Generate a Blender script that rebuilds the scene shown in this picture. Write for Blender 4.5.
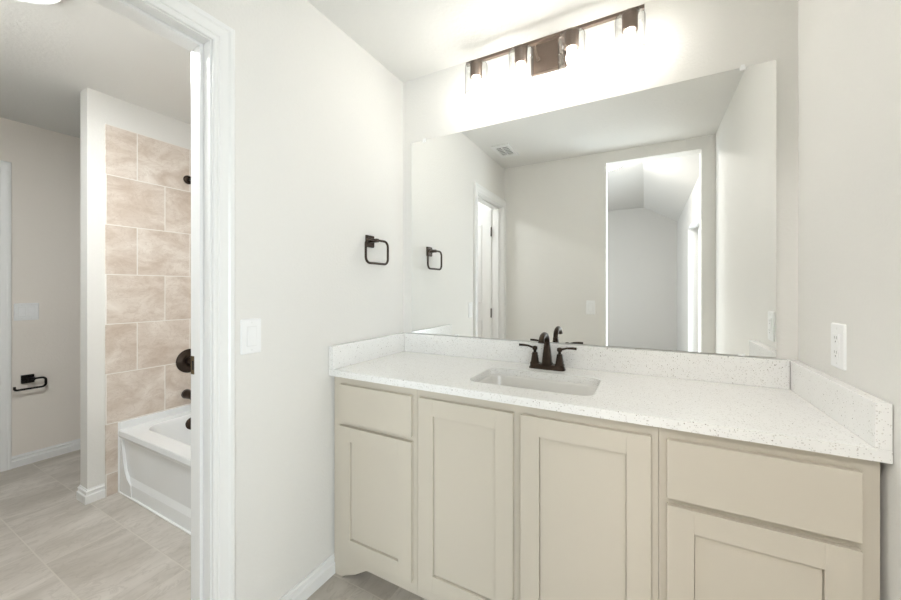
import bpy, bmesh, math, random
from mathutils import Vector, Matrix
for o in list(bpy.data.objects): bpy.data.objects.remove(o, do_unlink=True)
SC = bpy.context.scene; COL = SC.collection
PI = math.pi

# ------------------------------------------------------------------ camera
cd = bpy.data.cameras.new('camera'); cam = bpy.data.objects.new('camera', cd); COL.objects.link(cam)
cam.location = (1.2208, -1.6991, 1.2582); cam.rotation_euler = (PI/2, 0, 0.4931)
cd.sensor_width = 36.0; cd.lens = 361.82/901*36; cd.shift_y = -11.2/901; cd.clip_start = 0.01
SC.camera = cam
# ------------------------------------------------------------------ world, lights, exposure
W = bpy.data.worlds.new('world'); SC.world = W; W.use_nodes = True
bg = W.node_tree.nodes['Background']; bg.inputs[0].default_value = (0.80, 0.90, 1.0, 1); bg.inputs[1].default_value = 1.0
def area(name, loc, rot, sx, sy, power, col):
    l = bpy.data.lights.new(name, 'AREA'); l.shape = 'RECTANGLE'; l.size = sx; l.size_y = sy
    l.energy = power; l.color = col
    o = bpy.data.objects.new(name, l); COL.objects.link(o); o.location = loc; o.rotation_euler = rot
    return o
area('window_fill_lamp', (-2.50, -3.9, 1.5), (0, -PI/2, 0), 1.6, 2.6, 45, (0.90, 0.95, 1.0))  # fill lamp outside the added, unseen left bedroom window
area('glass_door_fill_lamp', (2.60, -3.30, 1.15), (0, PI/2, -0.35), 2.0, 2.4, 118, (0.86, 0.935, 1.0))  # fill lamp standing in for door daylight, turned up to light the cabinets
BULB = 32.0          # emission strength of the vanity bulbs
TUBLIGHT = 50.0       # emission strength of the tub room ceiling light
BEDFILL = 72.0  # emission strength of the unseen bedroom dome, added as fill
vs = SC.view_settings
vs.view_transform = 'Standard'; vs.look = 'None'; vs.gamma = 1.0; vs.use_curve_mapping = False
vs.exposure = 1.0

# ------------------------------------------------------------------ materials
def srgb(r, g, b):
    f = lambda c: (c/255/12.92) if c/255 <= 0.04045 else ((c/255+0.055)/1.055)**2.4
    return (f(r), f(g), f(b), 1)
def newmat(name):
    m = bpy.data.materials.new(name); m.use_nodes = True
    nt = m.node_tree; b = nt.nodes['Principled BSDF']; return m, nt, b
def N(nt, t, **kw):
    n = nt.nodes.new(t)
    for k, v in kw.items():
        if k.startswith('i_'): n.inputs[int(k[2:])].default_value = v
        else: setattr(n, k, v)
    return n
def M(nt, op, a, b=None, c=None):
    n = nt.nodes.new('ShaderNodeMath'); n.operation = op
    for i, v in enumerate((a, b, c)):
        if v is None: continue
        if isinstance(v, (int, float)): n.inputs[i].default_value = v
        else: nt.links.new(v, n.inputs[i])
    return n.outputs[0]
def mixc(nt, fac, a, b):
    n = nt.nodes.new('ShaderNodeMix'); n.data_type = 'RGBA'
    for s, v in ((n.inputs[0], fac), (n.inputs[6], a), (n.inputs[7], b)):
        if isinstance(v, (int, float, tuple)): s.default_value = v
        else: nt.links.new(v, s)
    return n.outputs[2]
def ramp(nt, v, lo, hi):
    n = nt.nodes.new('ShaderNodeMapRange'); n.inputs[1].default_value = lo; n.inputs[2].default_value = hi
    nt.links.new(v, n.inputs[0]); return n.outputs[0]
def pos(nt): return nt.nodes.new('ShaderNodeNewGeometry').outputs['Position']
def noise(nt, vec, scale, detail=3, rough=0.5, dist=0.0):
    n = N(nt, 'ShaderNodeTexNoise'); n.inputs['Scale'].default_value = scale
    n.inputs['Detail'].default_value = detail; n.inputs['Roughness'].default_value = rough
    n.inputs['Distortion'].default_value = dist
    nt.links.new(vec, n.inputs['Vector']); return n.outputs[0]
def bump(nt, b, h, strength, dist=0.002):
    n = N(nt, 'ShaderNodeBump'); n.inputs['Strength'].default_value = strength; n.inputs['Distance'].default_value = dist
    nt.links.new(h, n.inputs['Height']); nt.links.new(n.outputs[0], b.inputs['Normal'])
def plain(name, col, rough=0.5, metal=0.0, wob=0.03, nscale=40, coat=0.0, bmp=0.0, bscale=200):
    m, nt, b = newmat(name); p = pos(nt)
    c2 = tuple(max(0, x*(1-wob)) for x in col[:3])+(1,)
    nt.links.new(mixc(nt, noise(nt, p, nscale), c2, col), b.inputs['Base Color'])
    b.inputs['Roughness'].default_value = rough; b.inputs['Metallic'].default_value = metal
    b.inputs['Coat Weight'].default_value = coat
    if bmp: bump(nt, b, noise(nt, p, bscale, 2), bmp, 0.001)
    return m
def paint(name, col, strength, scale=95):
    m, nt, b = newmat(name); p = pos(nt)
    n = noise(nt, p, scale, 4, 0.55)
    bump(nt, b, ramp(nt, n, 0.42, 0.62), strength, 0.0012)
    nt.links.new(mixc(nt, noise(nt, p, 3), tuple(c*0.985 for c in col[:3])+(1,), col), b.inputs['Base Color'])
    b.inputs['Roughness'].default_value = 0.75
    return m
WALL = paint('wall_paint', srgb(236, 234, 229), 0.3)
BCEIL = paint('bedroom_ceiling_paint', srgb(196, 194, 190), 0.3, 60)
TWALL = paint('tub_room_wall_paint', srgb(243, 236, 227), 0.2)
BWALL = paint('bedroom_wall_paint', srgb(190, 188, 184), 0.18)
CEIL = paint('ceiling_paint', srgb(236, 235, 231), 0.35, 60)
TRIM = plain('white_trim_enamel', srgb(244, 244, 242), 0.28, wob=0.01)
CAB = plain('greige_cabinet_paint', srgb(211, 203, 188), 0.38, wob=0.015, nscale=8)
PLATE = plain('white_plastic', srgb(248, 248, 247), 0.3, wob=0.01)
PORC = plain('white_porcelain', srgb(238, 236, 231), 0.12, wob=0.01, coat=0.5)
TUBM = plain('white_tub_enamel', srgb(240, 241, 240), 0.15, wob=0.01, coat=0.4)
CAULK = plain('white_caulk', srgb(246, 246, 244), 0.5)
BRONZE = plain('oil_rubbed_bronze', srgb(66, 55, 47), 0.32, 0.85, wob=0.25, nscale=60)
FIXT = plain('brushed_bronze', srgb(118, 104, 94), 0.34, 0.8, wob=0.12, nscale=90)
BLACK = plain('matte_black_metal', srgb(28, 25, 23), 0.4, 0.6, wob=0.2)
DARK = plain('dark_gap', srgb(40, 38, 34), 0.8)
VENTM = plain('white_vent_metal', srgb(240, 240, 238), 0.4)
CARPET = plain('grey_beige_carpet', srgb(176, 168, 156), 0.95, wob=0.2, nscale=500, bmp=0.5, bscale=800)
SLOTM = plain('grey_slot', srgb(150, 148, 144), 0.6)
BRASS = plain('aged_brass', srgb(110, 92, 60), 0.4, 0.8)
EDGE = plain('mirror_edge', srgb(120, 126, 120), 0.2, 0.3)

def tilemat(name, ax_u, ax_v, u0, v0, lu, lv, shift, cols, grout, gw, veinvec, rough, veinscale):
    m, nt, b = newmat(name); p = pos(nt)
    s = N(nt, 'ShaderNodeSeparateXYZ'); nt.links.new(p, s.inputs[0])
    U, V = s.outputs[ax_u], s.outputs[ax_v]
    v = M(nt, 'DIVIDE', M(nt, 'SUBTRACT', V, v0), lv); row = M(nt, 'FLOOR', v)
    u = M(nt, 'DIVIDE', M(nt, 'SUBTRACT', M(nt, 'SUBTRACT', U, u0), M(nt, 'MULTIPLY', row, shift)), lu)
    col = M(nt, 'FLOOR', u)
    fu = M(nt, 'FRACT', u); fv = M(nt, 'FRACT', v)
    du = M(nt, 'MULTIPLY', M(nt, 'MINIMUM', fu, M(nt, 'SUBTRACT', 1.0, fu)), lu)
    dv = M(nt, 'MULTIPLY', M(nt, 'MINIMUM', fv, M(nt, 'SUBTRACT', 1.0, fv)), lv)
    d = M(nt, 'MINIMUM', du, dv)
    g = ramp(nt, d, gw*0.5, gw*0.5+0.0012)      # 0 in grout, 1 on tile
    cx = N(nt, 'ShaderNodeCombineXYZ'); nt.links.new(col, cx.inputs[0]); nt.links.new(row, cx.inputs[1])
    wn = N(nt, 'ShaderNodeTexWhiteNoise', noise_dimensions='3D'); nt.links.new(cx.outputs[0], wn.inputs[0])
    # each tile gets its own piece of the veining
    off = N(nt, 'ShaderNodeVectorMath', operation='SCALE'); nt.links.new(wn.outputs['Color'], off.inputs[0]); off.inputs['Scale'].default_value = 7.0
    mp = N(nt, 'ShaderNodeMapping'); mp.inputs['Rotation'].default_value = veinvec[0]; mp.inputs['Scale'].default_value = veinvec[1]
    nt.links.new(p, mp.inputs[0])
    add = N(nt, 'ShaderNodeVectorMath', operation='ADD'); nt.links.new(mp.outputs[0], add.inputs[0]); nt.links.new(off.outputs[0], add.inputs[1])
    n1 = noise(nt, add.outputs[0], veinscale, 6, 0.62, 0.6)
    n2 = noise(nt, add.outputs[0], veinscale*2.2, 5, 0.6, 1.6)
    vein = M(nt, 'SUBTRACT', 1.0, ramp(nt, M(nt, 'ABSOLUTE', M(nt, 'SUBTRACT', n2, 0.5)), 0.0, 0.035))
    c = mixc(nt, ramp(nt, n1, 0.33, 0.67), cols[0], cols[1])
    c = mixc(nt, M(nt, 'MULTIPLY', vein, 0.35), c, cols[2])
    c = mixc(nt, M(nt, 'MULTIPLY', wn.outputs['Value'], 0.16), c, cols[0])
    c = mixc(nt, g, grout, c)
    nt.links.new(c, b.inputs['Base Color'])
    b.inputs['Roughness'].default_value = rough
    bump(nt, b, g, 0.4, 0.0015)
    return m
FLOORT = tilemat('floor_tile', 0, 1, 0.31, -0.54, 0.60, 0.29, 0.152,
    (srgb(178, 170, 159), srgb(214, 207, 198), srgb(158, 149, 138)), srgb(203, 196, 185), 0.004,
    ((0, 0, 0.35), (1.9, 0.75, 1)), 0.42, 2.4)
TCOL = (srgb(205, 188, 172), srgb(238, 229, 219), srgb(188, 168, 151))
WALLT = tilemat('wall_tile_side', 1, 2, -0.605, 0.1327, 0.305, 0.3033, 0.1525, TCOL, srgb(240, 235, 228), 0.0045,
    ((0.7, 0.2, 0.3), (1, 1, 1.6)), 0.28, 5.0)
WALLT2 = tilemat('wall_tile_back', 0, 2, -1.65, 0.1327, 0.305, 0.3033, 0.1525, TCOL, srgb(240, 235, 228), 0.0045,
    ((0.7, 0.2, 0.3), (1, 1, 1.6)), 0.28, 5.0)

def quartz():
    m, nt, b = newmat('speckled_quartz'); p = pos(nt)
    c = mixc(nt, noise(nt, p, 14, 3), srgb(243, 242, 239), srgb(249, 248, 245))
    for sc, th, rad, colr, f in ((230, 0.86, 0.40, srgb(206, 201, 192), 0.6), (150, 0.93, 0.26, srgb(160, 150, 140), 0.75), (300, 0.88, 0.40, srgb(205, 203, 200), 0.7), (75, 0.955, 0.15, srgb(120, 110, 100), 0.8)):
        v = N(nt, 'ShaderNodeTexVoronoi'); v.inputs['Scale'].default_value = sc; nt.links.new(p, v.inputs['Vector'])
        s = N(nt, 'ShaderNodeSeparateXYZ'); nt.links.new(v.outputs['Color'], s.inputs[0])
        mk = M(nt, 'MULTIPLY', M(nt, 'GREATER_THAN', s.outputs[0], th), M(nt, 'LESS_THAN', v.outputs['Distance'], rad))
        c = mixc(nt, M(nt, 'MULTIPLY', mk, f), c, colr)
    nt.links.new(c, b.inputs['Base Color']); b.inputs['Roughness'].default_value = 0.16
    return m
QUARTZ = quartz()
def mirror():
    m, nt, b = newmat('mirror_silver')
    b.inputs['Base Color'].default_value = (0.93, 0.94, 0.93, 1); b.inputs['Metallic'].default_value = 1; b.inputs['Roughness'].default_value = 0.0
    return m
MIRROR = mirror()
def thinglass(name, tint=(0.97, 0.98, 0.98, 1), k=0.8, edge=None):
    m = bpy.data.materials.new(name); m.use_nodes = True; nt = m.node_tree; nt.nodes.clear()
    out = N(nt, 'ShaderNodeOutputMaterial'); mx = N(nt, 'ShaderNodeMixShader'); t = N(nt, 'ShaderNodeBsdfTransparent'); g = N(nt, 'ShaderNodeBsdfGlossy')
    t.inputs[0].default_value = tint; g.inputs['Roughness'].default_value = 0.03
    lw = N(nt, 'ShaderNodeLayerWeight'); lw.inputs[0].default_value = 0.35
    f = M(nt, 'MULTIPLY', lw.outputs['Fresnel'], k)
    if edge: nt.links.new(mixc(nt, M(nt, 'POWER', lw.outputs['Facing'], 2.6), tint, edge), t.inputs[0])
    nt.links.new(f, mx.inputs[0]); nt.links.new(t.outputs[0], mx.inputs[1]); nt.links.new(g.outputs[0], mx.inputs[2])
    nt.links.new(mx.outputs[0], out.inputs[0]); return m
GLASS = thinglass('clear_glass', k=0.4)
SHADEG = thinglass('clear_shade_glass', k=0.3, edge=(0.06, 0.058, 0.055, 1))
RIMG = thinglass('glass_rim', (0.16, 0.16, 0.155, 1), 1.0)
def emis(name, col, s):
    m = bpy.data.materials.new(name); m.use_nodes = True; nt = m.node_tree; nt.nodes.clear()
    out = N(nt, 'ShaderNodeOutputMaterial'); e = N(nt, 'ShaderNodeEmission'); e.inputs[0].default_value = col; e.inputs[1].default_value = s
    nt.links.new(e.outputs[0], out.inputs[0]); return m
BULBM = emis('lit_bulb', (1.0, 0.965, 0.91, 1), BULB)
DIFFM = emis('lit_diffuser', (0.94, 0.98, 1.0, 1), TUBLIGHT)
BDIFFM = emis('bedroom_fill_diffuser', (1.0, 0.96, 0.92, 1), BEDFILL)

# ------------------------------------------------------------------ mesh helpers (world coordinates)
def B(): return bmesh.new()
def box(bm, x0, x1, y0, y1, z0, z1, bev=0.0, seg=2, mi=0):
    vv = [bm.verts.new((x, y, z)) for x in (x0, x1) for y in (y0, y1) for z in (z0, z1)]
    fs = []
    for q in ((0,1,3,2),(4,6,7,5),(0,4,5,1),(2,3,7,6),(0,2,6,4),(1,5,7,3)):
        f = bm.faces.new([vv[i] for i in q]); f.material_index = mi; fs.append(f)
    if bev > 0:
        es = list({e for f in fs for e in f.edges})
        bmesh.ops.bevel(bm, geom=es, offset=bev, segments=seg, affect='EDGES', profile=0.5)
    return bm
def prism(bm, pts, axis, a, b, bev=0.0, mi=0):
    """pts 2-D polygon; axis extrusion axis; the other two axes in cyclic xyz order"""
    def P(p, h):
        c = [0,0,0]; o = [i for i in (0,1,2) if i != axis]
        c[o[0]], c[o[1]] = p; c[axis] = h; return c
    va = [bm.verts.new(P(p, a)) for p in pts]; vb = [bm.verts.new(P(p, b)) for p in pts]
    fs = [bm.faces.new(va), bm.faces.new(vb[::-1])]
    n = len(pts)
    for i in range(n): fs.append(bm.faces.new([va[i], va[(i+1)%n], vb[(i+1)%n], vb[i]]))
    for f in fs: f.material_index = mi
    if bev > 0:
        es = list({e for f in fs for e in f.edges})
        bmesh.ops.bevel(bm, geom=es, offset=bev, segments=2, affect='EDGES', profile=0.5)
    return bm
def rrect(cx, cy, w, h, r, n=6):
    pts = []
    for (sx, sy, a0) in ((1,1,0),(-1,1,PI/2),(-1,-1,PI),(1,-1,1.5*PI)):
        for i in range(n+1):
            a = a0 + PI/2*i/n
            pts.append((cx+sx*(w/2-r)+r*math.cos(a), cy+sy*(h/2-r)+r*math.sin(a)))
    return pts
def loft(bm, loops, cap0=False, cap1=False, smooth=True, mi=0):
    R = [[bm.verts.new(p) for p in L] for L in loops]; n = len(R[0])
    for a, b in zip(R[:-1], R[1:]):
        for i in range(n):
            f = bm.faces.new([a[i], a[(i+1)%n], b[(i+1)%n], b[i]]); f.smooth = smooth; f.material_index = mi
    if cap0: f = bm.faces.new(R[0][::-1]); f.material_index = mi
    if cap1: f = bm.faces.new(R[-1]); f.material_index = mi
    return R
def lathe(bm, c, axis, prof, n=32, cap0=True, cap1=True):
    """prof: list of (radius, height along axis)"""
    ax = Vector(axis).normalized(); u = ax.orthogonal().normalized(); v = ax.cross(u)
    loops = [[tuple(Vector(c)+ax*h+u*(r*math.cos(2*PI*i/n))+v*(r*math.sin(2*PI*i/n))) for i in range(n)] for r, h in prof]
    return loft(bm, loops, cap0, cap1)
def tube(bm, path, rad, n=14, closed=False, flat=1.0):
    P = [Vector(p) for p in path]; m = len(P)
    rr = rad if isinstance(rad, (list, tuple)) else [rad]*m
    T = []
    for i in range(m):
        if closed: t = P[(i+1)%m]-P[i-1]
        else: t = P[min(i+1, m-1)]-P[max(i-1, 0)]
        T.append(t.normalized())
    u = T[0].orthogonal().normalized(); loops = []
    for i in range(m):
        u = (u - T[i]*u.dot(T[i])).normalized(); v = T[i].cross(u)
        loops.append([tuple(P[i]+u*(rr[i]*math.cos(2*PI*k/n))+v*(rr[i]*flat*math.sin(2*PI*k/n))) for k in range(n)])
    if closed:
        R = [[bm.verts.new(p) for p in L] for L in loops]
        for j in range(m):
            a, b = R[j], R[(j+1)%m]
            # match start vertex on the seam
            s = 0
            if j == m-1: s = min(range(n), key=lambda q: (a[0].co-b[q].co).length)
            for i in range(n):
                f = bm.faces.new([a[i], a[(i+1)%n], b[(i+1+s)%n], b[(i+s)%n]]); f.smooth = True
    else: loft(bm, loops, True, True)
    return bm
def rootloc(p):
    v = Vector((0,0,0))
    while p is not None: v += Vector(p.location); p = p.parent
    return v
def obj(name, bm, mat, parent=None):
    bmesh.ops.recalc_face_normals(bm, faces=bm.faces[:])
    me = bpy.data.meshes.new(name); 
    if parent is not None: org = rootloc(parent)
    else:
        xs = [v.co for v in bm.verts]
        org = Vector(((min(c.x for c in xs)+max(c.x for c in xs))/2, (min(c.y for c in xs)+max(c.y for c in xs))/2, min(c.z for c in xs)))
    bmesh.ops.translate(bm, verts=bm.verts[:], vec=-org)
    bm.to_mesh(me); bm.free()
    for mm in (mat if isinstance(mat, (list, tuple)) else [mat]): me.materials.append(mm)
    o = bpy.data.objects.new(name, me); COL.objects.link(o)
    if parent is not None: o.parent = parent
    else: o.location = org
    return o
def thing(name, label, cat, loc, group=None):
    o = bpy.data.objects.new(name, None); COL.objects.link(o); o.location = loc; o.empty_display_size = 0.1
    o['label'] = label; o['category'] = cat
    if group: o['group'] = group
    return o
def tag(o, label, cat, group=None):
    o['label'] = label; o['category'] = cat
    if group: o['group'] = group
    return o
def struct(name, bm, mat, label=None):
    o = obj(name, bm, mat); o['kind'] = 'structure'
    if label: o['label'] = label
    return o
def structroot(name, loc, label=None):
    o = bpy.data.objects.new(name, None); COL.objects.link(o); o.location = loc; o['kind'] = 'structure'
    if label: o['label'] = label
    return o

# ------------------------------------------------------------------ dimensions
RW = 1.6953          # right wall
YB = -1.708          # wall behind the camera (vanity side)
YB2 = -1.83          # its bedroom side
H = 2.44
TX = -2.69           # toilet side wall
TY = 0.07            # wall at the back of the tub
DY0, DY1, DH = -1.656, -1.046, 2.05   # doorway to the tub room
WT = -0.112
OX0, OX1, OH = 0.925, 1.607, 2.345    # opening to the bedroom
BX0, BX1, BY, BH = -2.2, 1.72, -5.80, 2.74
# ------------------------------------------------------------------ shell
b = B(); box(b, TX-0.1, RW+0.1, YB2+0.06, TY+0.1, -0.06, 0)
struct('floor', b, FLOORT, 'greige stone-look tile floor')
b = B(); box(b, BX0-0.1, BX1+0.3, BY-0.1, YB2+0.06, -0.06, 0)
struct('floor_bedroom', b, CARPET)
b = B(); box(b, TX-0.1, RW+0.1, YB2+0.01, TY+0.1, H, H+0.08)
struct('ceiling', b, CEIL, 'white textured ceiling')
b = B(); box(b, WT, RW+0.1, 0, 0.07, 0, H)
struct('wall_mirror_side', b, WALL, 'off-white wall behind the mirror')
b = B(); box(b, RW, RW+0.1, YB, 0, 0, H)
struct('wall_right', b, WALL)
b = B(); rg = 0.02
box(b, WT, 0, DY1+rg, 0, 0, H)
box(b, WT, 0, YB, DY0-rg, 0, H)
box(b, WT, 0, DY0-rg, DY1+rg, DH+rg, H)
struct('wall_left', b, WALL, 'off-white wall between vanity and tub room')
# wall behind the camera, with the wide cased-free opening
b = B()
box(b, TX-0.1, OX0, YB2, YB, 0, BH+0.1)
box(b, OX1, BX1+0.1, YB2, YB, 0, BH+0.1)
box(b, OX0, OX1, YB2, YB, OH, BH+0.1)
struct('wall_back', b, WALL)
# tub room
b = B(); box(b, TX-0.1, TX, YB, TY, 0, H)
struct('wall_tub_room_far', b, TWALL)
b = B(); box(b, TX, WT, TY, TY+0.1, 0, H)
struct('wall_tub_room_back', b, WALL)
SX0, SX1, SY = -1.762, -1.66, -0.838
b = B(); box(b, SX0, SX1, SY, TY, 0, H, 0)
struct('wall_tub_end', b, WALL, 'white wall end beside the tub')
TFX = -1.650
b = B(); box(b, SX1, TFX, -0.760, TY, 0, 2.258, 0.002)
struct('wall_tile_panel', b, WALLT, 'beige marble-look tile panel at the tub faucet end')
b = B(); box(b, TFX, WT, TY-0.01, TY, 0.0, 2.258, 0.0)
struct('wall_tile_back_panel', b, WALLT2)
# bedroom
b = B(); 
y0, y1 = -3.98, -1.95  # near end stretched out of view so more light reaches the cabinets
box(b, BX1, BX1+0.16, BY, y0, 0, BH+0.1); box(b, BX1, BX1+0.16, y1, YB2, 0, BH+0.1); box(b, BX1, BX1+0.16, y0, y1, 2.05, BH+0.1)
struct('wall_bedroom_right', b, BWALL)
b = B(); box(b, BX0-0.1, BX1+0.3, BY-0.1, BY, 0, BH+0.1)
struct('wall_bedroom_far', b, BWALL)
b = B()
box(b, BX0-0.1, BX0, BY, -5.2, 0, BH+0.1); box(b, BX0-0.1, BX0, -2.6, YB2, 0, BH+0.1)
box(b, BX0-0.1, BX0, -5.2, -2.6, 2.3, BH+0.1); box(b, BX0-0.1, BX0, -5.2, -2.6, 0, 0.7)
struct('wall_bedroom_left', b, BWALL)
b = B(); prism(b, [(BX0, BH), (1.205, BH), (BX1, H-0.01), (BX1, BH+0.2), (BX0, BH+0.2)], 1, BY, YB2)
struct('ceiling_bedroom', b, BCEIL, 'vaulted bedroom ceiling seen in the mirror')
# bedroom windows: the left one is unseen and added to let light in
def window(name, x, ya, yb, za, zb, w=0.05, mull=None):
    r = structroot(name, (x, (ya+yb)/2, za))
    f = B()
    box(f, x-0.02, x+0.02, ya, ya+w, za, zb); box(f, x-0.02, x+0.02, yb-w, yb, za, zb)
    box(f, x-0.02, x+0.02, ya+w, yb-w, za, za+w); box(f, x-0.02, x+0.02, ya+w, yb-w, zb-w, zb)
    if mull: box(f, x-0.018, x+0.018, mull-w/2, mull+w/2, za+w, zb-w)
    obj('window_frame', f, TRIM, r)
    g = B(); box(g, x-0.003, x+0.003, ya+w, yb-w, za+w, zb-w); obj('glass_pane', g, GLASS, r)
window('added_window_1', BX0-0.05, -5.2, -2.6, 0.7, 2.3, mull=-3.9)
window('window_2', BX1+0.13, y0, y1, 0.0, 2.05)

# ------------------------------------------------------------------ baseboards
BPROF = [(0, 0), (0.014, 0), (0.014, 0.046), (0.008, 0.051), (0.008, 0.062), (0.0105, 0.066), (0.0105, 0.071), (0.004, 0.076), (0.004, 0.082), (0, 0.082)]
def baseboard(name, pts):
    """pts: plan polyline; the board stands on its left-hand side facing right of travel ... offset by mitred normals"""
    bm = B(); n = len(pts); P = [Vector((p[0], p[1])) for p in pts]
    nor = []
    for i in range(n-1):
        d = (P[i+1]-P[i]).normalized(); nor.append(Vector((d.y, -d.x)))
    loops = []
    for i in range(n):
        if i == 0: m = nor[0]
        elif i == n-1: m = nor[-1]
        else:
            m = (nor[i-1]+nor[i]); m = m/ (1+nor[i-1].dot(nor[i]))
        loops.append([(P[i].x+m.x*d, P[i].y+m.y*d, z) for d, z in BPROF])
    R = [[bm.verts.new(p) for p in L] for L in loops]; k = len(BPROF)
    for a, c in zip(R[:-1], R[1:]):
        for i in range(k): bm.faces.new([a[i], a[(i+1)%k], c[(i+1)%k], c[i]])
    bm.faces.new(R[0]); bm.faces.new(R[-1][::-1])
    return struct(name, bm, TRIM)
baseboard('baseboard_left', [(0, -0.515), (0, -0.978)][::-1])
baseboard('baseboard_tub_room_end', [(SX0, TY), (SX0, SY), (SX1, SY), (SX1, -0.762)])
baseboard('baseboard_tub_room_far', [(TX, -0.925), (TX, TY)])
baseboard('baseboard_bedroom', [(BX1, BY), (BX0, BY)][::-1])
baseboard('baseboard_back', [(OX0, YB), (0.02, YB)][::-1] if False else [(0.02, YB+0.0), (OX0, YB)][::-1])

# ------------------------------------------------------------------ doorway to the tub room
CPROF = [(0.0, 0.0), (0.0, 0.009), (0.004, 0.012), (0.012, 0.0125), (0.016, 0.010), (0.020, 0.0135), (0.044, 0.0165), (0.050, 0.020), (0.062, 0.020), (0.066, 0.016), (0.066, 0.0)]
def casing(x, sgn, ya, yb, zt, rev=0.004):
    bm = B(); R = []
    for (o, d) in CPROF:
        o = o+rev
        R.append([bm.verts.new((x+sgn*d, ya-o, 0)), bm.verts.new((x+sgn*d, ya-o, zt+o)), bm.verts.new((x+sgn*d, yb+o, zt+o)), bm.verts.new((x+sgn*d, yb+o, 0))])
    k = len(R)
    for i in range(k):
        a, c = R[i], R[(i+1)%k]
        for j in range(3): bm.faces.new([a[j], a[j+1], c[j+1], c[j]])
    bm.faces.new([r[0] for r in R]); bm.faces.new([r[3] for r in R])
    return bm
d1 = structroot('door_1', (WT/2, (DY0+DY1)/2, 0), 'white cased doorway to the tub room')
b = B()
box(b, WT, 0, DY1, DY1+rg, 0, DH+rg, 0.001); box(b, WT, 0, DY0-rg, DY0, 0, DH+rg, 0.001); box(b, WT, 0, DY0, DY1, DH, DH+rg, 0)
sx = (WT+0.040, WT+0.075)       # door stop
box(b, sx[0], sx[1], DY1-0.011, DY1, 0, DH, 0.002); box(b, sx[0], sx[1], DY0, DY0+0.011, 0, DH, 0.002); box(b, sx[0], sx[1], DY0+0.011, DY1-0.011, DH-0.011, DH, 0.002)
obj('door_jamb', b, TRIM, d1)
obj('casing', casing(0, 1, DY0, DY1, DH), TRIM, d1)
obj('casing', casing(WT, -1, DY0+0.002, DY1, DH), TRIM, d1)
# strike plate on the near jamb
b = B(); box(b, WT+0.002, WT+0.030, DY1-0.002, DY1+0.0005, 0.975, 1.035, 0.0006)
sp = obj('strike_plate', b, BRASS, d1)
b = B(); box(b, WT+0.010, WT+0.020, DY1-0.0025, DY1+0.0005, 0.990, 1.020, 0.0)
obj('latch_hole', b, DARK, sp)
# door slab, open into the tub room
b = B()
sx0, sx1 = WT-0.005-0.590, WT-0.006
sy0, sy1 = DY0-0.028, DY0+0.007
box(b, sx0, sx1, sy0, sy1, 0.012, DH-0.004, 0.001)
for (za, zb) in ((0.22, 0.95), (1.12, 1.90)):
    # raised panel mouldings on the visible face
    for (xa, xb, zc, zd) in ((sx0+0.1, sx1-0.1, za, za+0.02), (sx0+0.1, sx1-0.1, zb-0.02, zb), (sx0+0.1, sx0+0.12, za+0.02, zb-0.02), (sx1-0.12, sx1-0.1, za+0.02, zb-0.02)):
        box(b, xa, xb, sy1-0.001, sy1+0.006, zc, zd, 0.003)
ds = obj('door_slab', b, TRIM, d1)
b = B(); lathe(b, (sx0+0.06, sy1, 0.99), (0, 1, 0), [(0.03, 0), (0.03, 0.006), (0.012, 0.01), (0.011, 0.03), (0.027, 0.045), (0.028, 0.06), (0.015, 0.07)])
obj('door_knob', b, BRONZE, ds)
for z in (0.25, 1.02, 1.82):
    b = B(); lathe(b, (WT-0.003, DY0+0.011, z-0.045), (0, 0, 1), [(0.006, 0), (0.006, 0.09)], 12)
    obj('hinge', b, BRONZE, d1)
# door on the far wall of the tub room (only its casing edge and slab edge show)
d2 = structroot('door_2', (TX, -1.33, 0), 'white casing of the door beside the double switch')
b = casing(TX, 1, -1.68, -0.995, 2.07); obj('casing', b, TRIM, d2)
b = B(); box(b, TX, TX+0.006, -1.683, -0.992, 0.01, 2.073, 0.0); obj('door_slab', b, TRIM, d2)

# ------------------------------------------------------------------ vanity cabinets
YF = -0.530; ZT = 0.877; ZK = 0.078
def shaker(bm, x0, x1, z0, z1, st=0.062):
    ya, yb = YF-0.019, YF-0.0005
    # four rails with tiny bevels and a recessed panel
    box(bm, x0, x0+st, ya, yb, z0, z1, 0.0006); box(bm, x1-st, x1, ya, yb, z0, z1, 0.0006)
    box(bm, x0+st, x1-st, ya, yb, z0, z0+st, 0.0006); box(bm, x0+st, x1-st, ya, yb, z1-st, z1, 0.0006)
    box(bm, x0+st-0.003, x1-st+0.003, ya+0.0155, yb, z0+st-0.003, z1-st+0.003)
    box(bm, x0+st+0.0018, x1-st-0.0018, ya+0.0095, ya+0.0155, z0+st+0.0018, z1-st-0.0018)
def carcass(x0, x1, footl=False, footr=False):
    bm = B()
    pts = []
    if footl: pts += [(x0, 0), (x0+0.048, 0), (x0+0.062, 0.012), (x0+0.120, 0.035), (x0+0.185, ZK)]
    else: pts += [(x0, ZK)]
    if footr: pts += [(x1-0.185, ZK), (x1-0.120, 0.035), (x1-0.062, 0.012), (x1-0.048, 0), (x1, 0)]
    else: pts += [(x1, ZK)]
    pts += [(x1, ZT), (x0, ZT)]
    prism(bm, pts, 1, YF, YF+0.019, 0.0008)
    box(bm, x0, x0+0.016, YF+0.019, -0.004, 0.0 if footl else ZK, ZT); box(bm, x1-0.016, x1, YF+0.019, -0.004, 0.0 if footr else ZK, ZT)
    box(bm, x0+0.016, x1-0.016, YF+0.019, -0.004, ZK, ZK+0.016); box(bm, x0+0.016, x1-0.016, -0.012, -0.004, ZK+0.016, ZT)
    box(bm, x0+0.016 if footl else x0, x1-0.016 if footr else x1, -0.455, -0.44, 0, ZK-0.0005)
    return bm
def slabfront(x0, x1, z0, z1):
    bm = B(); box(bm, x0, x1, YF-0.019, YF-0.0005, z0, z1, 0.0015); return bm
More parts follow.
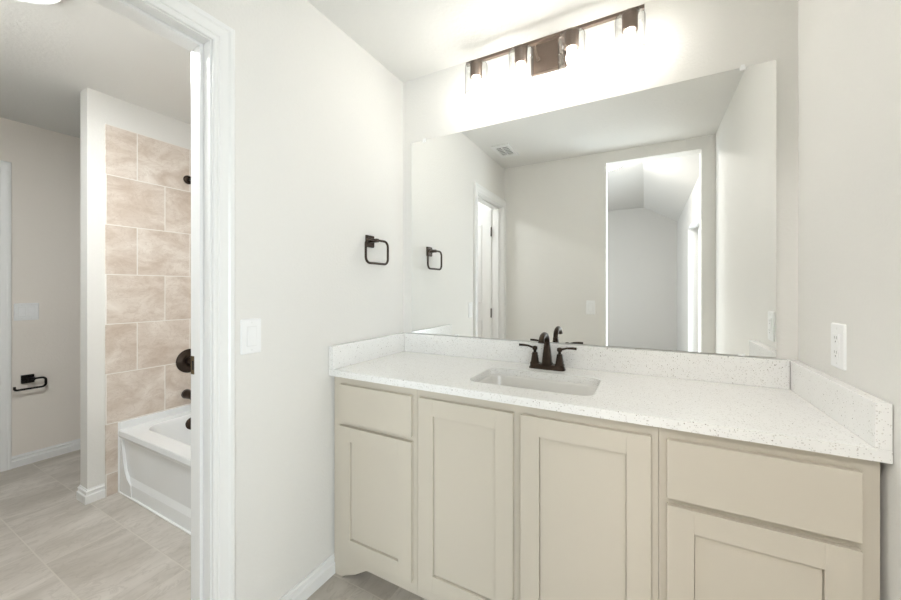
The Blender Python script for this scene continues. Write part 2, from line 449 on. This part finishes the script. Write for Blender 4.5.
gap = 0.0003
x0, x1, x2, x3 = 0.008, 0.447, 1.2545, 1.685
cabs = [('cream vanity cabinet with one drawer over one door, against the switch wall', x0, x1-gap, True, False, [('drawer', 0.054, 0.430, 0.687, 0.846), ('door', 0.054, 0.430, 0.128, 0.668)]),
        ('wide cream vanity cabinet with two tall doors, under the sink', x1+gap, x2-gap, False, False, [('door', 0.465, 0.836, 0.128, 0.846), ('door', 0.861, 1.236, 0.128, 0.846)]),
        ('cream vanity cabinet with one drawer over one door, by the outlet wall', x2+gap, x3, False, True, [('drawer', 1.274, 1.651, 0.687, 0.846), ('door', 1.274, 1.651, 0.128, 0.668)])]
for lab, xa, xb, fl, fr, fronts in cabs:
    r = thing('vanity_cabinet', lab, 'cabinet', ((xa+xb)/2, YF/2, 0), 'vanity base cabinets')
    obj('cabinet_body', carcass(xa, xb, fl, fr), CAB, r)
    for kind, a, c, z0, z1 in fronts:
        if kind == 'drawer': obj('drawer_front', slabfront(a, c, z0, z1), CAB, r)
        else:
            bm = B(); shaker(bm, a, c, z0, z1); obj('cabinet_door', bm, CAB, r)

# ------------------------------------------------------------------ countertop with splashes
CT, CB, CF = 0.9065, 0.8785, -0.556
ST, SH = 0.0275, 1.008
SKX, SKY, SKW, SKD, SKR = 0.845, -0.312, 0.455, 0.275, 0.045
ctop = thing('vanity_countertop', 'white speckled quartz countertop over the three vanity cabinets', 'countertop', (RW/2, CF/2, CB))
def slabhole(x0, x1, y0, y1, z0, z1, hole):
    bm = B()
    def ring(z): return [bm.verts.new((x, y, z)) for x, y in ((x0, y0), (x1, y0), (x1, y1), (x0, y1))], [bm.verts.new((x, y, z)) for x, y in hole]
    top, bot = ring(z1), ring(z0)
    for o_, h_ in (top, bot):
        es = [bm.edges.new((L[i], L[(i+1)%len(L)])) for L in (o_, h_) for i in range(len(L))]
        bmesh.ops.triangle_fill(bm, edges=es, use_beauty=True, use_dissolve=False)
    for k in (0, 1):
        n = len(top[k])
        for i in range(n): bm.faces.new([bot[k][i], bot[k][(i+1)%n], top[k][(i+1)%n], top[k][i]])
    return bm
hole = rrect(SKX, SKY, SKW, SKD, SKR, 8)
b = slabhole(0.0015, RW-0.0015, CF, -0.0015, CB, CT, hole)
obj('countertop_slab', b, QUARTZ, ctop)
b = B(); box(b, 0.0015+ST, RW-0.0015-ST, -ST, -0.0015, CT, SH, 0.0015); obj('backsplash', b, QUARTZ, ctop)
b = B(); box(b, 0.0015, ST, CF, -0.0015, CT, SH, 0.0015); obj('side_splash', b, QUARTZ, ctop)
b = B(); box(b, RW-ST, RW-0.0015, CF, -0.0015, CT, SH, 0.0015); obj('side_splash', b, QUARTZ, ctop)

# undermount sink
sk = thing('undermount_sink', 'white rectangular sink basin set under the quartz countertop', 'sink', (SKX, SKY, CB-0.15))
b = B(); L = []
for (gx, z, r) in ((0.022, CB-0.0005, SKR+0.02), (-0.004, CB-0.0005, SKR), (-0.006, CB-0.01, SKR), (-0.014, CB-0.09, SKR+0.005), (-0.03, CB-0.125, SKR+0.01), (-0.07, CB-0.138, SKR), (-0.20, CB-0.142, 0.02)):
    w, h = SKW+2*gx, SKD+2*gx
    if gx < -0.1: w, h = 0.06, 0.06; r = 0.029
    L.append([(x, y, z) for x, y in rrect(SKX, SKY, w, h, r, 8)])
loft(b, L, False, True)
obj('basin', b, PORC, sk)
b = B(); lathe(b, (SKX, SKY, CB-0.1425), (0, 0, 1), [(0.022, 0), (0.024, 0.002), (0.022, 0.004), (0.016, 0.004), (0.014, 0.002)], 28)
obj('drain', b, BRONZE, sk)

# ------------------------------------------------------------------ faucet
FX, FY = 0.841, -0.094
fc = thing('bathroom_faucet', 'dark bronze two-lever faucet standing behind the sink', 'faucet', (FX, FY, CT))
b = B(); L = []
for w, h, z in ((0.156, 0.052, 0.0), (0.156, 0.052, 0.004), (0.150, 0.047, 0.008), (0.146, 0.043, 0.017), (0.140, 0.038, 0.021)):
    L.append([(x, y, CT+z) for x, y in rrect(FX, FY, w, h, min(h/2-0.001, 0.018), 6)])
loft(b, L, True, True); obj('base_plate', b, BRONZE, fc)
# spout: tapered square-shouldered column, gooseneck curving forward
b = B(); L = []
for w, z in ((0.046, 0.018), (0.046, 0.024), (0.040, 0.028), (0.034, 0.06), (0.026, 0.100), (0.0235, 0.118)):
    L.append([(x, y, CT+z) for x, y in rrect(FX, FY, w, w, w*0.22, 4)])
loft(b, L, True, True)
path = [(FX, FY, CT+0.112), (FX, FY, CT+0.121)]; rad = [0.0118, 0.0118]
R0 = 0.053
for i in range(1, 15):
    a = PI*0.86*i/14
    path.append((FX, FY-R0+R0*math.cos(a), CT+0.121+0.034*math.sin(a))); rad.append(0.0118-0.0005*(i/14))
path.append((FX, path[-1][1]-0.003, path[-1][2]-0.010)); rad.append(0.0125)
tube(b, path, rad, 16)
obj('spout', b, BRONZE, fc)
# pop-up rod
b = B(); lathe(b, (FX, FY+0.019, CT+0.015), (0, 0, 1), [(0.0025, 0), (0.0025, 0.075), (0.005, 0.079), (0.0055, 0.087), (0.003, 0.091)], 12)
obj('lift_rod', b, BRONZE, fc)
for s in (-1, 1):
    hx = FX+s*0.054
    b = B(); L = []
    for w, z in ((0.038, 0.018), (0.038, 0.023), (0.032, 0.028), (0.025, 0.052), (0.021, 0.066), (0.018, 0.069)):
        L.append([(x, y, CT+z) for x, y in rrect(hx, FY, w, w, w*0.24, 4)])
    loft(b, L, True, True)
    lathe(b, (hx, FY, CT+0.068), (0, 0, 1), [(0.0065, 0), (0.0065, 0.010), (0.0105, 0.013), (0.0115, 0.019), (0.0105, 0.026), (0.004, 0.029)], 20)
    h = obj('handle_post', b, BRONZE, fc)
    b = B(); tube(b, [(hx, FY, CT+0.088), (hx+s*0.014, FY-0.001, CT+0.091), (hx+s*0.030, FY-0.002, CT+0.096), (hx+s*0.050, FY-0.003, CT+0.0975), (hx+s*0.071, FY-0.004, CT+0.0975)], [0.006, 0.0052, 0.0048, 0.0056, 0.0058], 12, flat=0.8)
    obj('lever', b, BRONZE, h)

# ------------------------------------------------------------------ mirror
MX0, MX1, MZ0, MZ1 = 0.0612, 1.6355, 1.0117, 2.0784
mr = thing('wall_mirror', 'large frameless rectangular mirror above the vanity backsplash', 'mirror', ((MX0+MX1)/2, 0, MZ0))
b = B(); box(b, MX0, MX1, -0.006, -0.0012, MZ0, MZ1, mi=1)
for f in b.faces:
    if all(abs(v.co.y+0.006) < 1e-5 for v in f.verts): f.material_index = 0
obj('mirror_glass', b, [MIRROR, EDGE], mr)
for x, z in ((0.147, MZ1), (1.540, MZ1), (0.35, MZ0), (1.536, MZ0)):
    s = 1 if z > 1.5 else -1
    b = B(); box(b, x-0.009, x+0.009, -0.0095, -0.0065, z-s*0.011, z+s*0.0005 if s > 0 else z+0.003, 0.001) if s > 0 else box(b, x-0.011, x+0.011, -0.0095, -0.0065, z-0.0025, z+0.006, 0.001)
    if s > 0: box(b, x-0.006, x+0.006, -0.0085, -0.0012, z+0.0005, z+0.010, 0.001)
    obj('mirror_clip', b, PLATE, mr)

# ------------------------------------------------------------------ vanity light
LX, LY, LZ = 0.8355, -0.10, 2.3555
vl = thing('vanity_light', 'bronze four-bulb bar light with clear glass shades above the mirror', 'light fixture', (LX, 0, LZ))
b = B(); L = []
for w, h, y in ((0.180, 0.138, -0.0005), (0.180, 0.138, -0.016), (0.172, 0.130, -0.022)):
    L.append([(x, y, z) for x, z in rrect(LX, 2.333, w, h, 0.003, 2)])
loft(b, L, True, True, smooth=False); obj('back_plate', b, FIXT, vl)
b = B(); box(b, LX-0.384, LX+0.384, LY-0.0095, LY+0.0095, LZ-0.0065, LZ+0.0065, 0.0008); obj('bar', b, FIXT, vl)
for s in (-1, 1):
    b = B(); tube(b, [(LX+s*0.052, -0.018, 2.325), (LX+s*0.052, -0.040, 2.326), (LX+s*0.052, -0.060, 2.335), (LX+s*0.052, -0.088, LZ-0.002), (LX+s*0.052, LY, LZ)], 0.0045, 10)
    lathe(b, (LX+s*0.052, -0.021, 2.325), (0, -1, 0), [(0.009, 0), (0.009, 0.004), (0.006, 0.012)], 16)
    obj('support_arm', b, FIXT, vl)
for k in range(4):
    x = LX+(k-1.5)*0.2217
    b = B(); lathe(b, (x, LY, LZ-0.006), (0, 0, -1), [(0.026, 0), (0.031, 0.003), (0.031, 0.010), (0.0285, 0.013), (0.0285, 0.068), (0.026, 0.0705), (0.020, 0.0705), (0.020, 0.05)], 32)
    obj('socket', b, FIXT, vl)
    b = B(); n = 40
    prof = [(0.029, 0.0115), (0.048, 0.0120), (0.0535, 0.016), (0.055, 0.024), (0.055, 0.155)]
    lathe(b, (x, LY, LZ-0.006), (0, 0, -1), prof, n, False, False)
    sh = obj('glass_shade', b, SHADEG, vl)
    b = B(); ring = [(x+0.055*math.cos(2*PI*i/n), LY+0.055*math.sin(2*PI*i/n), LZ-0.161) for i in range(n)]
    tube(b, ring, 0.0012, 6, closed=True); obj('glass_rim', b, RIMG, sh)
    b = B(); lathe(b, (x, LY, LZ-0.06), (0, 0, -1), [(0.012, 0), (0.013, 0.018), (0.019, 0.032), (0.0225, 0.050), (0.0215, 0.068), (0.014, 0.082), (0.003, 0.088)], 16)
    obj('bulb', b, BULBM, vl)

# ------------------------------------------------------------------ wall plates
def plate_mesh(c, nrm, w, h, t=0.006):
    """plate centred at c on a wall with normal nrm ('x+','x-','y+'); returns bm"""
    bm = B(); c = Vector(c)
    a = nrm[0]; s = 1 if nrm[1] == '+' else -1
    L = []
    for ww, hh, d in ((w, h, 0), (w, h, t*0.5), (w-0.006, h-0.006, t)):
        pts = rrect(0, 0, ww, hh, 0.004, 3)
        if a == 'x': L.append([(c.x+s*d, c.y+p, c.z+q) for p, q in pts])
        else: L.append([(c.x+p, c.y+s*d, c.z+q) for p, q in pts])
    loft(bm, L, True, True, smooth=False); return bm
def bit(c, nrm, p, q, w, h, d0, d1, bev=0.001):
    a = nrm[0]; s = 1 if nrm[1] == '+' else -1; bm = B()
    u0, u1 = sorted((s*d0, s*d1))
    if a == 'x': box(bm, c[0]+u0, c[0]+u1, c[1]+p-w/2, c[1]+p+w/2, c[2]+q-h/2, c[2]+q+h/2, bev)
    else: box(bm, c[0]+p-w/2, c[0]+p+w/2, c[1]+u0, c[1]+u1, c[2]+q-h/2, c[2]+q+h/2, bev)
    return bm
def switch(c, nrm, gangs, lab, grp=None):
    w = 0.074+0.046*(gangs-1)
    r = thing('light_switch', lab, 'light switch', c, grp)
    obj('cover_plate', plate_mesh(c, nrm, w, 0.122), PLATE, r)
    for g in range(gangs):
        p = (g-(gangs-1)/2)*0.046
        f = obj('rocker_frame', bit(c, nrm, p, 0, 0.036, 0.070, 0.0055, 0.0068, 0.0004), VENTM, r)
        k = B(); a = nrm[0]; s = 1 if nrm[1] == '+' else -1
        # rocker: tilted paddle
        pts = [(0.006, -0.032), (0.0115, -0.032), (0.0082, 0.0), (0.0088, 0.032), (0.006, 0.032)]
        if a == 'x': prism(k, [(c[0]+s*d, c[2]+z) for d, z in pts], 1, c[1]+p-0.0155, c[1]+p+0.0155, 0.0005)
        else: prism(k, [(c[1]+s*d, c[2]+z) for d, z in pts], 0, c[0]+p-0.0155, c[0]+p+0.0155, 0.0005)
        obj('rocker', k, PLATE, r)
    for q in (-0.048, 0.048):
        for g in range(gangs):
            p = (g-(gangs-1)/2)*0.046
            k = B(); cc = (c[0]+0.0058*(1 if nrm == 'x+' else 0), c[1]+p, c[2]+q) if nrm[0] == 'x' else (c[0]+p, c[1]+0.0058, c[2]+q)
            lathe(k, cc, (1, 0, 0) if nrm[0] == 'x' else (0, 1, 0), [(0.0032, 0), (0.0028, 0.001)], 12)
            obj('screw', k, VENTM, r)
    return r
switch((0, -0.911, 1.092), 'x+', 1, 'white single rocker switch beside the tub room doorway')
switch((TX, -0.852, 1.094), 'x+', 2, 'white double rocker switch on the far tub room wall above the paper holder')
switch((0.80, YB, 1.094), 'y+', 1, 'white single rocker switch by the bedroom opening, seen only in the mirror')
# outlet on the right wall
oc = (RW, -0.308, 1.100)
r = thing('power_outlet', 'white duplex wall outlet above the right end of the countertop', 'outlet', oc)
obj('cover_plate', plate_mesh(oc, 'x-', 0.078, 0.124), PLATE, r)
obj('receptacle', bit(oc, 'x-', 0, 0, 0.034, 0.068, 0.0055, 0.0085, 0.001), PLATE, r)
for q in (-0.020, 0.020):
    for p, hh in ((-0.006, 0.008), (0.006, 0.007)):
        obj('slot', bit(oc, 'x-', p, q+0.003, 0.0018, hh, 0.0083, 0.0088, 0), SLOTM, r)
    k = B(); lathe(k, (RW-0.0084, oc[1], oc[2]+q-0.008), (-1, 0, 0), [(0.0024, 0), (0.0024, 0.0004)], 10); obj('slot', k, SLOTM, r)
for q in (-0.048, 0.048):
    k = B(); lathe(k, (RW-0.0058, oc[1], oc[2]+q), (-1, 0, 0), [(0.0032, 0), (0.0028, 0.001)], 12); obj('screw', k, VENTM, r)

# ------------------------------------------------------------------ towel ring
tr = thing('towel_ring', 'dark bronze square towel ring on the left wall near the mirror', 'towel ring', (0, -0.29, 1.47))
b = B(); L = []
for w, d in ((0.060, 0.0005), (0.060, 0.006), (0.054, 0.010)):
    L.append([(d, y, z) for y, z in rrect(-0.290, 1.496, w, w, 0.003, 2)])
loft(b, L, True, True, smooth=False); obj('mounting_plate', b, BRONZE, tr)
b = B(); box(b, 0.009, 0.054, -0.300, -0.280, 1.489, 1.507, 0.002); obj('post', b, BRONZE, tr)
b = B(); tube(b, [(0.048, y, z) for y, z in rrect(-0.286, 1.4415, 0.168, 0.116, 0.028, 6)], 0.006, 12, closed=True); obj('ring', b, BRONZE, tr)

# ------------------------------------------------------------------ paper holder (far wall of the tub room)
ph = thing('toilet_paper_holder', 'black toilet paper holder on the far tub room wall below the double switch', 'paper holder', (TX, -0.85, 0.62))
from_y, zc = -0.848, 0.612
b = B(); box(b, TX+0.0005, TX+0.012, from_y-0.032, from_y+0.032, zc-0.030, zc+0.030, 0.002)
box(b, TX+0.012, TX+0.052, from_y-0.011, from_y+0.028, zc-0.012, zc+0.012, 0.002); obj('mounting_plate', b, BLACK, ph)
b = B(); xx = TX+0.048; yl, yr, zt, zb = from_y-0.070, from_y+0.080, zc+0.002, zc-0.064
P = [(xx, from_y+0.01, zt)]
for i in range(7): a = PI/2-PI/2*i/6; P.append((xx, yr-0.02+0.02*math.cos(a), zt-0.02+0.02*math.sin(a)))
for i in range(7): a = 0-PI/2*i/6; P.append((xx, yr-0.02+0.02*math.cos(a), zb+0.02+0.02*math.sin(a)))
for i in range(7): a = -PI/2-PI/2*i/6; P.append((xx, yl+0.014+0.014*math.cos(a), zb+0.014+0.014*math.sin(a)))
P.append((xx, yl, zb+0.026))
tube(b, P, 0.0072, 12); obj('arm', b, BLACK, ph)

# ------------------------------------------------------------------ bathtub
TXA, TXB, TYF, TYB, TH = TFX+0.001, WT-0.001, -0.700, TY-0.011, 0.385
tub = thing('bathtub', 'white alcove bathtub with a plain apron against beige tiles', 'bathtub', ((TXA+TXB)/2, (TYF+TYB)/2, 0))
b = B()
cxm, cym = (TXA+TXB)/2, (TYF+TYB)/2+0.012
bw, bd = (TXB-TXA)-0.17, (TYB-TYF)-0.165
loops = []
n_ = 10
for (w, d, r, z) in ((bw+0.012, bd+0.012, 0.105, TH), (bw, bd, 0.10, TH-0.006), (bw-0.02, bd-0.02, 0.10, TH-0.03), (bw-0.09, bd-0.08, 0.10, 0.16), (bw-0.15, bd-0.12, 0.10, 0.09), (bw-0.28, bd-0.22, 0.08, 0.07)):
    loops.append([(x, y, z) for x, y in rrect(cxm, cym, w, d, r, n_)])
R = loft(b, loops, False, True)
# deck: fill between the basin edge and the outer rectangle
o_ = [b.verts.new(p) for p in ((TXA, TYF, TH), (TXB, TYF, TH), (TXB, TYB, TH), (TXA, TYB, TH))]
es = [b.edges.new((o_[i], o_[(i+1)%4])) for i in range(4)]
es += [e for e in b.edges if e.verts[0] in R[0] and e.verts[1] in R[0]]
bmesh.ops.triangle_fill(b, edges=es, use_beauty=True, use_dissolve=False)
obj('tub_basin', b, TUBM, tub)
b = B()
# apron profile (y, z) extruded along x; rounded rim, recessed field, toe lip
prof = [(TYF+0.03, TH-0.0005), (TYF+0.006, TH-0.0005), (TYF, TH-0.006), (TYF-0.003, TH-0.03), (TYF+0.002, TH-0.045), (TYF+0.016, TH-0.056), (TYF+0.022, 0.11), (TYF+0.010, 0.075), (TYF+0.008, 0.0), (TYF+0.04, 0.0)]
prism(b, prof, 0, TXA, TXB)
# side border of the apron by the tiles, sloping like the photo's moulded panel edge
for s, xe in ((1, TXA), (-1, TXB)):
    pts = [(xe, 0.0), (xe, TH-0.045), (xe+s*0.030, TH-0.050), (xe+s*0.040, 0.28), (xe+s*0.052, 0.20), (xe+s*0.070, 0.14), (xe+s*0.100, 0.10), (xe+s*0.150, 0.075), (xe+s*0.16, 0.0)]
    prism(b, pts if s > 0 else pts[::-1], 1, TYF+0.004, TYF+0.03, 0.003)
obj('apron', b, TUBM, tub)
# raised tiling flange
b = B(); box(b, TXA, TXA+0.010, TYF+0.004, TYB, TH-0.01, 0.432, 0.003); box(b, TXA+0.010, TXB-0.010, TYB-0.010, TYB, TH-0.01, 0.432, 0.003); box(b, TXB-0.010, TXB, TYF+0.004, TYB, TH-0.01, 0.432, 0.003)
obj('tiling_flange', b, TUBM, tub)
b = B(); box(b, TXA, TXB, TYF-0.001, TYF+0.010, 0.0, 0.007, 0.002); box(b, TXA-0.001, TXA+0.006, TYF-0.003, TYF+0.006, 0.0, 0.432, 0.002)
obj('caulk_bead', b, CAULK, tub)
b = B(); xo = TXA+0.092
lathe(b, (xo, -0.335, 0.322), (1, 0, 0.12), [(0.042, 0), (0.043, 0.008), (0.036, 0.014), (0.012, 0.016)], 28)
obj('overflow_cover', b, BRONZE, tub)
# tub filler, valve, shower
sp_ = thing('tub_spout', 'dark bronze tub spout on the tiles just above the tub rim', 'tub spout', (TFX, -0.322, 0.51))
b = B(); tube(b, [(TFX+0.0005, -0.322, 0.512), (TFX+0.02, -0.322, 0.512), (TFX+0.07, -0.322, 0.510), (TFX+0.115, -0.322, 0.503), (TFX+0.135, -0.322, 0.492)], [0.033, 0.030, 0.027, 0.026, 0.023], 20); obj('spout_body', b, BRONZE, sp_)
b = B(); lathe(b, (TFX+0.116, -0.322, 0.525), (0, 0, 1), [(0.004, 0), (0.004, 0.010), (0.008, 0.013), (0.007, 0.020)], 12); obj('diverter_knob', b, BRONZE, sp_)
vv = thing('shower_valve', 'round dark bronze shower valve on the beige tiles above the tub', 'shower valve', (TFX, -0.305, 0.745))
b = B(); lathe(b, (TFX+0.0005, -0.305, 0.745), (1, 0, 0), [(0.084, 0), (0.084, 0.004), (0.078, 0.009), (0.060, 0.012), (0.056, 0.016), (0.045, 0.017)], 40); obj('escutcheon', b, BRONZE, vv)
b = B(); lathe(b, (TFX+0.016, -0.305, 0.745), (1, 0, 0), [(0.030, 0), (0.028, 0.02), (0.024, 0.045), (0.020, 0.05)], 24); obj('handle_hub', b, BRONZE, vv)
b = B(); tube(b, [(TFX+0.055, -0.305, 0.745), (TFX+0.06, -0.29, 0.72), (TFX+0.064, -0.275, 0.68)], [0.010, 0.008, 0.007], 12); obj('lever', b, BRONZE, vv)
sh_ = thing('overhead_shower', 'dark bronze shower head on an arm high on the tiled wall', 'shower head', (TFX, -0.312, 2.03))
b = B(); lathe(b, (TFX+0.0005, -0.312, 2.035), (1, 0, 0), [(0.031, 0), (0.030, 0.004), (0.020, 0.012), (0.011, 0.015)], 28); obj('arm_flange', b, BRONZE, sh_)
b = B(); tube(b, [(TFX+0.005, -0.312, 2.035), (TFX+0.05, -0.312, 2.032), (TFX+0.09, -0.312, 2.015), (TFX+0.125, -0.312, 1.985)], 0.0095, 12); obj('shower_arm', b, BRONZE, sh_)
b = B(); lathe(b, (TFX+0.120, -0.312, 1.990), (0.72, 0, -0.69), [(0.013, 0), (0.016, 0.012), (0.014, 0.020), (0.030, 0.045), (0.052, 0.060), (0.054, 0.068), (0.048, 0.070)], 32); obj('spray_face', b, BRONZE, sh_)

# ------------------------------------------------------------------ ceiling things
av = thing('ceiling_vent', 'small white louvred air vent in the vanity ceiling, seen in the mirror', 'air vent', (0.167, -1.255, H-0.008))
vx0, vx1, vy0, vy1 = 0.088, 0.246, -1.395, -1.115
b = B()
box(b, vx0, vx0+0.028, vy0, vy1, H-0.009, H-0.0005, 0.002); box(b, vx1-0.028, vx1, vy0, vy1, H-0.009, H-0.0005, 0.002)
box(b, vx0+0.028, vx1-0.028, vy0, vy0+0.045, H-0.009, H-0.0005, 0.002); box(b, vx0+0.028, vx1-0.028, vy1-0.045, vy1, H-0.009, H-0.0005, 0.002)
obj('vent_frame', b, VENTM, av)
b = B(); box(b, vx0+0.028, vx1-0.028, vy0+0.045, vy1-0.045, H-0.0015, H-0.0005); obj('duct_opening', b, DARK, av)
for k in range(6):
    y = vy0+0.058+k*0.0345
    b = B(); prism(b, [(y, H-0.010), (y+0.004, H-0.0108), (y+0.007, H-0.0025), (y+0.004, H-0.002)], 0, vx0+0.028, vx1-0.028); obj('louvre', b, VENTM, av)
b = B(); box(b, 0.164, 0.170, vy0+0.045, vy1-0.045, H-0.011, H-0.003); obj('divider', b, VENTM, av)
lf = thing('ceiling_light', 'round white flush ceiling light in the tub room, at the top left edge', 'ceiling light', (-0.842, -1.340, H-0.03))
b = B(); lathe(b, (-0.842, -1.340, H-0.0005), (0, 0, -1), [(0.185, 0), (0.185, 0.020), (0.178, 0.026)], 48); obj('housing', b, PLATE, lf)
b = B(); lathe(b, (-0.842, -1.340, H-0.0267), (0, 0, -1), [(0.150, 0), (0.147, 0.006), (0.10, 0.011), (0.01, 0.012)], 40); obj('diffuser', b, DIFFM, lf)
bl = thing('ceiling_light', 'unseen round white dome light added on the bedroom ceiling as fill for the vanity', 'ceiling light', (0.85, -2.85, BH-0.09))  # added where the mirror cannot show it, to light the cabinet fronts
b = B(); lathe(b, (0.85, -2.85, BH-0.001), (0, 0, -1), [(0.19, 0), (0.19, 0.022), (0.175, 0.028)], 40); obj('base_ring', b, FIXT, bl)
b = B(); lathe(b, (0.85, -2.85, BH-0.0285), (0, 0, -1), [(0.172, 0), (0.160, 0.022), (0.125, 0.045), (0.070, 0.060), (0.01, 0.066)], 32); obj('diffuser', b, BDIFFM, bl)
